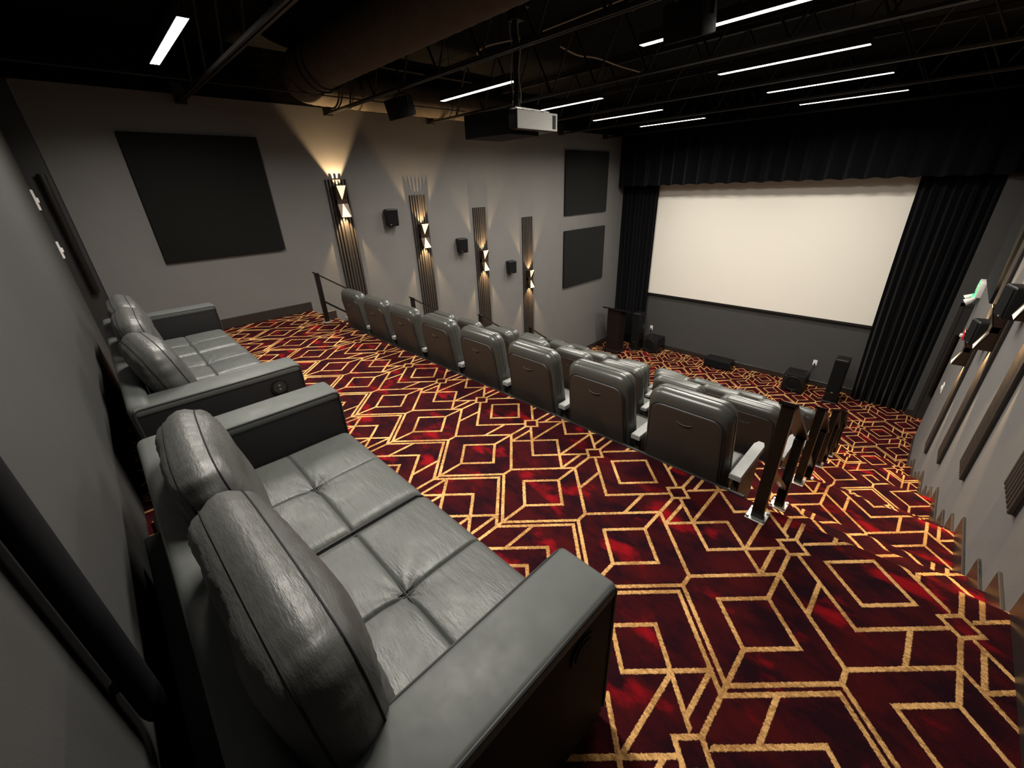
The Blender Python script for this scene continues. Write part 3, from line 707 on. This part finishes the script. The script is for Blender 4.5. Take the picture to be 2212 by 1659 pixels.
def pillow_mesh(bm, w_, h_, t_, seed, mtx):
    """boxed back pillow, w along x, h along z, thickness along y"""
    rnd = random.Random(seed); N = 30; ph = [rnd.uniform(0, 6.28) for _ in range(8)]
    def edge(u, v):
        # rounded-square mapping
        x = u*math.sqrt(1-.26*v**4); z = v*math.sqrt(1-.24*u**4)-.03*u*u*(v+1)/2; return x, z
    def wob(x, z): return .006*math.sin(9*x+ph[0]+3*math.sin(5*z+ph[1]))+.005*math.sin(21*z+ph[2]+2*x)+.004*math.sin(33*x+14*z+ph[3])
    g = t_*.235
    F, K = [], []
    for i in range(N+1):
        fr, bk = [], []
        for j in range(N+1):
            u = -1+2*i/N; v = -1+2*j/N
            u = math.sin(u*PI/2)*.35+u*.65; v = math.sin(v*PI/2)*.35+v*.65
            x, z = edge(u, v)
            b = ((1-u**4)*(1-v**4))**.45 if abs(u) < 1 and abs(v) < 1 else 0
            puck = .010*math.sin(26*(u+v)+ph[4])*max(0, (max(abs(u), abs(v))-.72)/.28)*(1-max(abs(u), abs(v)))*4
            X, Z = x*w_/2, z*h_/2
            fr.append(Vector((X, -(g+(t_/2-g)*b)-wob(X, Z)*b-puck, Z))); bk.append(Vector((X, (g+(t_/2-g)*b)+wob(Z, X)*b+puck, Z)))
        F.append(fr); K.append(bk)
    VF = [[bm.verts.new(mtx @ p) for p in r] for r in F]; VK = [[bm.verts.new(mtx @ p) for p in r] for r in K]
    for i in range(N):
        for j in range(N):
            bm.faces.new((VF[i][j], VF[i+1][j], VF[i+1][j+1], VF[i][j+1])); bm.faces.new((VK[i][j], VK[i][j+1], VK[i+1][j+1], VK[i+1][j]))
    idx = [(i, 0) for i in range(N)]+[(N, j) for j in range(N)]+[(i, N) for i in range(N, 0, -1)]+[(0, j) for j in range(N, 0, -1)]
    mid = []
    for i, j in idx:
        c = (F[i][j]+K[i][j])/2; d = Vector((c.x, 0, c.z)); d.normalize()
        mid.append([bm.verts.new(mtx @ (F[i][j].lerp(K[i][j], s)+d*(.022*math.sin(PI*s)+.003*math.sin(4*i+5*j+ph[5])))) for s in (.25, .5, .75)])
    n = len(idx)
    for a in range(n):
        b = (a+1) % n
        A = [VF[idx[a][0]][idx[a][1]]]+mid[a]+[VK[idx[a][0]][idx[a][1]]]; C = [VF[idx[b][0]][idx[b][1]]]+mid[b]+[VK[idx[b][0]][idx[b][1]]]
        for s in range(4): bm.faces.new((A[s], A[s+1], C[s+1], C[s]))
    sF = [mtx @ (F[i][j]+Vector((0, -.001, 0))) for i, j in idx]; sK = [mtx @ (K[i][j]+Vector((0, .001, 0))) for i, j in idx]
    return sF, sK
def sofa(name, label, xa, xb, aw, nseat, pillows, plabels):
    """xa < xb outer faces; arms aw wide"""
    t = thing(name, label, 'sofa', ((xa+xb)/2, .27, 0)); cx, cy = (xa+xb)/2, .27
    def O(x): return x-cx
    def Yy(y): return y-cy
    bm = bmesh.new(); box(bm, O(xa+aw-.01), O(xb-aw+.01), Yy(-.235 if xa > -3 else -.17), Yy(.58), .02, .26, .012, 2); ob('base', bm, M['sofaside'], t)
    bm = bmesh.new(); slabm = Matrix.Translation((0, Yy(-.085), .10)) @ Matrix.Rotation(math.radians(2), 4, 'X')
    box(bm, O(xa+.01), O(xb-.01), -.03, .065, -.06, .52, .03, 4, slabm); ob('backrest', bm, M['leather_s'], t, 50)
    for i, (x0, x1) in enumerate(((xa, xa+aw), (xb-aw, xb))):
        bm = bmesh.new(); box(bm, O(x0), O(x1), Yy(-.11), Yy(.655), .03, .58, .008, 2); ar = ob('arm', bm, M['sofaside'], t)
        bm = bmesh.new(); box(bm, O(x0)-.004, O(x1)+.004, Yy(-.115), Yy(.660), .555, .605, .016, 3); ob('arm_top', bm, M['leather_s'], ar)
        for xx in (x0, x1):
            bm = bmesh.new(); P = [(O(xx), Yy(-.112), .30), (O(xx), Yy(-.112), .575), (O(xx), Yy(-.108), .590), (O(xx), Yy(-.09), .598), (O(xx), Yy(.63), .598), (O(xx), Yy(.648), .593), (O(xx), Yy(.656), .58), (O(xx), Yy(.656), .06)]
            tube(bm, P, .0055, 8); ob('arm_piping', bm, M['piping'], ar)
        if i == 1:
            bm = bmesh.new(); cyl(bm, (O(x1), Yy(.52), .50), (O(x1)+.006, Yy(.52), .50), .046, 28); dk = ob('control_disc', bm, M['blackplastic'] if xa < -3 else M['sofaside'], ar)
            bm = bmesh.new(); cyl(bm, (O(x1)+.005, Yy(.52), .50), (O(x1)+.009, Yy(.52), .50), .034, 24); ob('disc_centre', bm, M['piping'] if xa < -3 else M['sofaside'], dk)
            for dz in ((-.012, .012) if xa < -3 else ()):
                bm = bmesh.new(); box(bm, O(x1)+.008, O(x1)+.011, Yy(.514), Yy(.526), .50+dz-.005, .50+dz+.005); ob('button', bm, M['silver'] if xa < -3 else M['piping'], dk, None)
        for yy in (0, .58):
            bm = bmesh.new(); box(bm, O((x0+x1)/2)-.03, O((x0+x1)/2)+.03, Yy(yy)-.03, Yy(yy)+.03, 0, .035); ob('foot', bm, M['blackplastic'], t)
    xi, xo = xa+aw+.006, xb-aw-.006; w_ = (xo-xi)/nseat
    for i in range(nseat):
        bm = bmesh.new(); seat_grid(bm, O(xi+i*w_+.004), O(xi+(i+1)*w_-.004), Yy(.035), Yy(.655), .385, .22)
        sc = ob('seat_cushion', bm, M['leather'], t, 70)
        cxx, cyy = O(xi+(i+.5)*w_), Yy(.345)
        for dx in (-.008, .008):
            bm = bmesh.new(); tube(bm, [(cxx+dx, Yy(.05+.59*s/16), .385-.0185+.002) for s in range(17)], .0022, 5); ob('stitch_seam', bm, M['piping'], sc)
        bm = bmesh.new(); tube(bm, [(O(xi+i*w_)+.05, cyy, .3695), (O(xi+(i+1)*w_)-.05, cyy, .3695)], .0022, 5); ob('stitch_seam', bm, M['piping'], sc)
        for xx in (O(xi+i*w_)+.012, O(xi+(i+1)*w_)-.012):
            bm = bmesh.new(); tube(bm, [(xx, Yy(.06), .366), (xx, Yy(.62), .366), (xx, Yy(.652), .345), (xx, Yy(.656), .24)], .004, 6); ob('cushion_piping', bm, M['piping'], sc)
    for (px, pw, ph_, tilt, yaw, py, pz), pl in zip(pillows, plabels):
        p = thing('back_pillow', pl, 'pillow', (px, py, pz), yaw, 'loose sofa back pillows')
        mt = Matrix.Rotation(math.radians(tilt), 4, 'X')
        bm = bmesh.new(); a, b = pillow_mesh(bm, pw, ph_, .20, int(px*-100), mt); ob('pillow_cover', bm, M['leather_p'], p, 70)
        for s_ in (a, b):
            bm = bmesh.new(); tube(bm, s_, .0026, 5, closed=True); ob('seam', bm, M['sofaside'], p)
sofa('leather_sofa', 'dark leather two-seat sofa in the foreground', -2.135, -.335, .172, 2,
     [(-.82, .67, .50, 3, .03, .045, .60), (-1.56, .58, .46, 9, -.06, .05, .59)],
     ['large wrinkled leather pillow on the foreground sofa beside its near arm', 'smaller leather pillow at the far end of the foreground sofa'])
sofa('leather_sofa', 'dark leather sofa behind, with three back pillows', -4.87, -2.50, .18, 3,
     [(-2.99, .58, .46, 14, .10, .07, .59), (-3.68, .62, .47, 7, -.03, .05, .61), (-4.34, .58, .46, 7, .0, .05, .61)],
     ['slumped leather pillow on the farther sofa beside its near arm', 'middle leather pillow on the farther sofa', 'leather pillow at the wall end of the farther sofa'])

t = thing('power_strip', 'black power strip with a plug lying on the floor behind the sofas', 'power strip', (-2.30, -.17, 0), .05)
bm = bmesh.new(); box(bm, -.17, .17, -.05, .05, 0, .045, .008, 2); ob('body', bm, M['blackplastic'], t)
for x in (-.08, .02, .10): bm = bmesh.new(); box(bm, x-.018, x+.018, -.02, .02, .045, .065, .004, 1); ob('plug', bm, M['silver'] if x == .02 else M['blackplastic'], t)
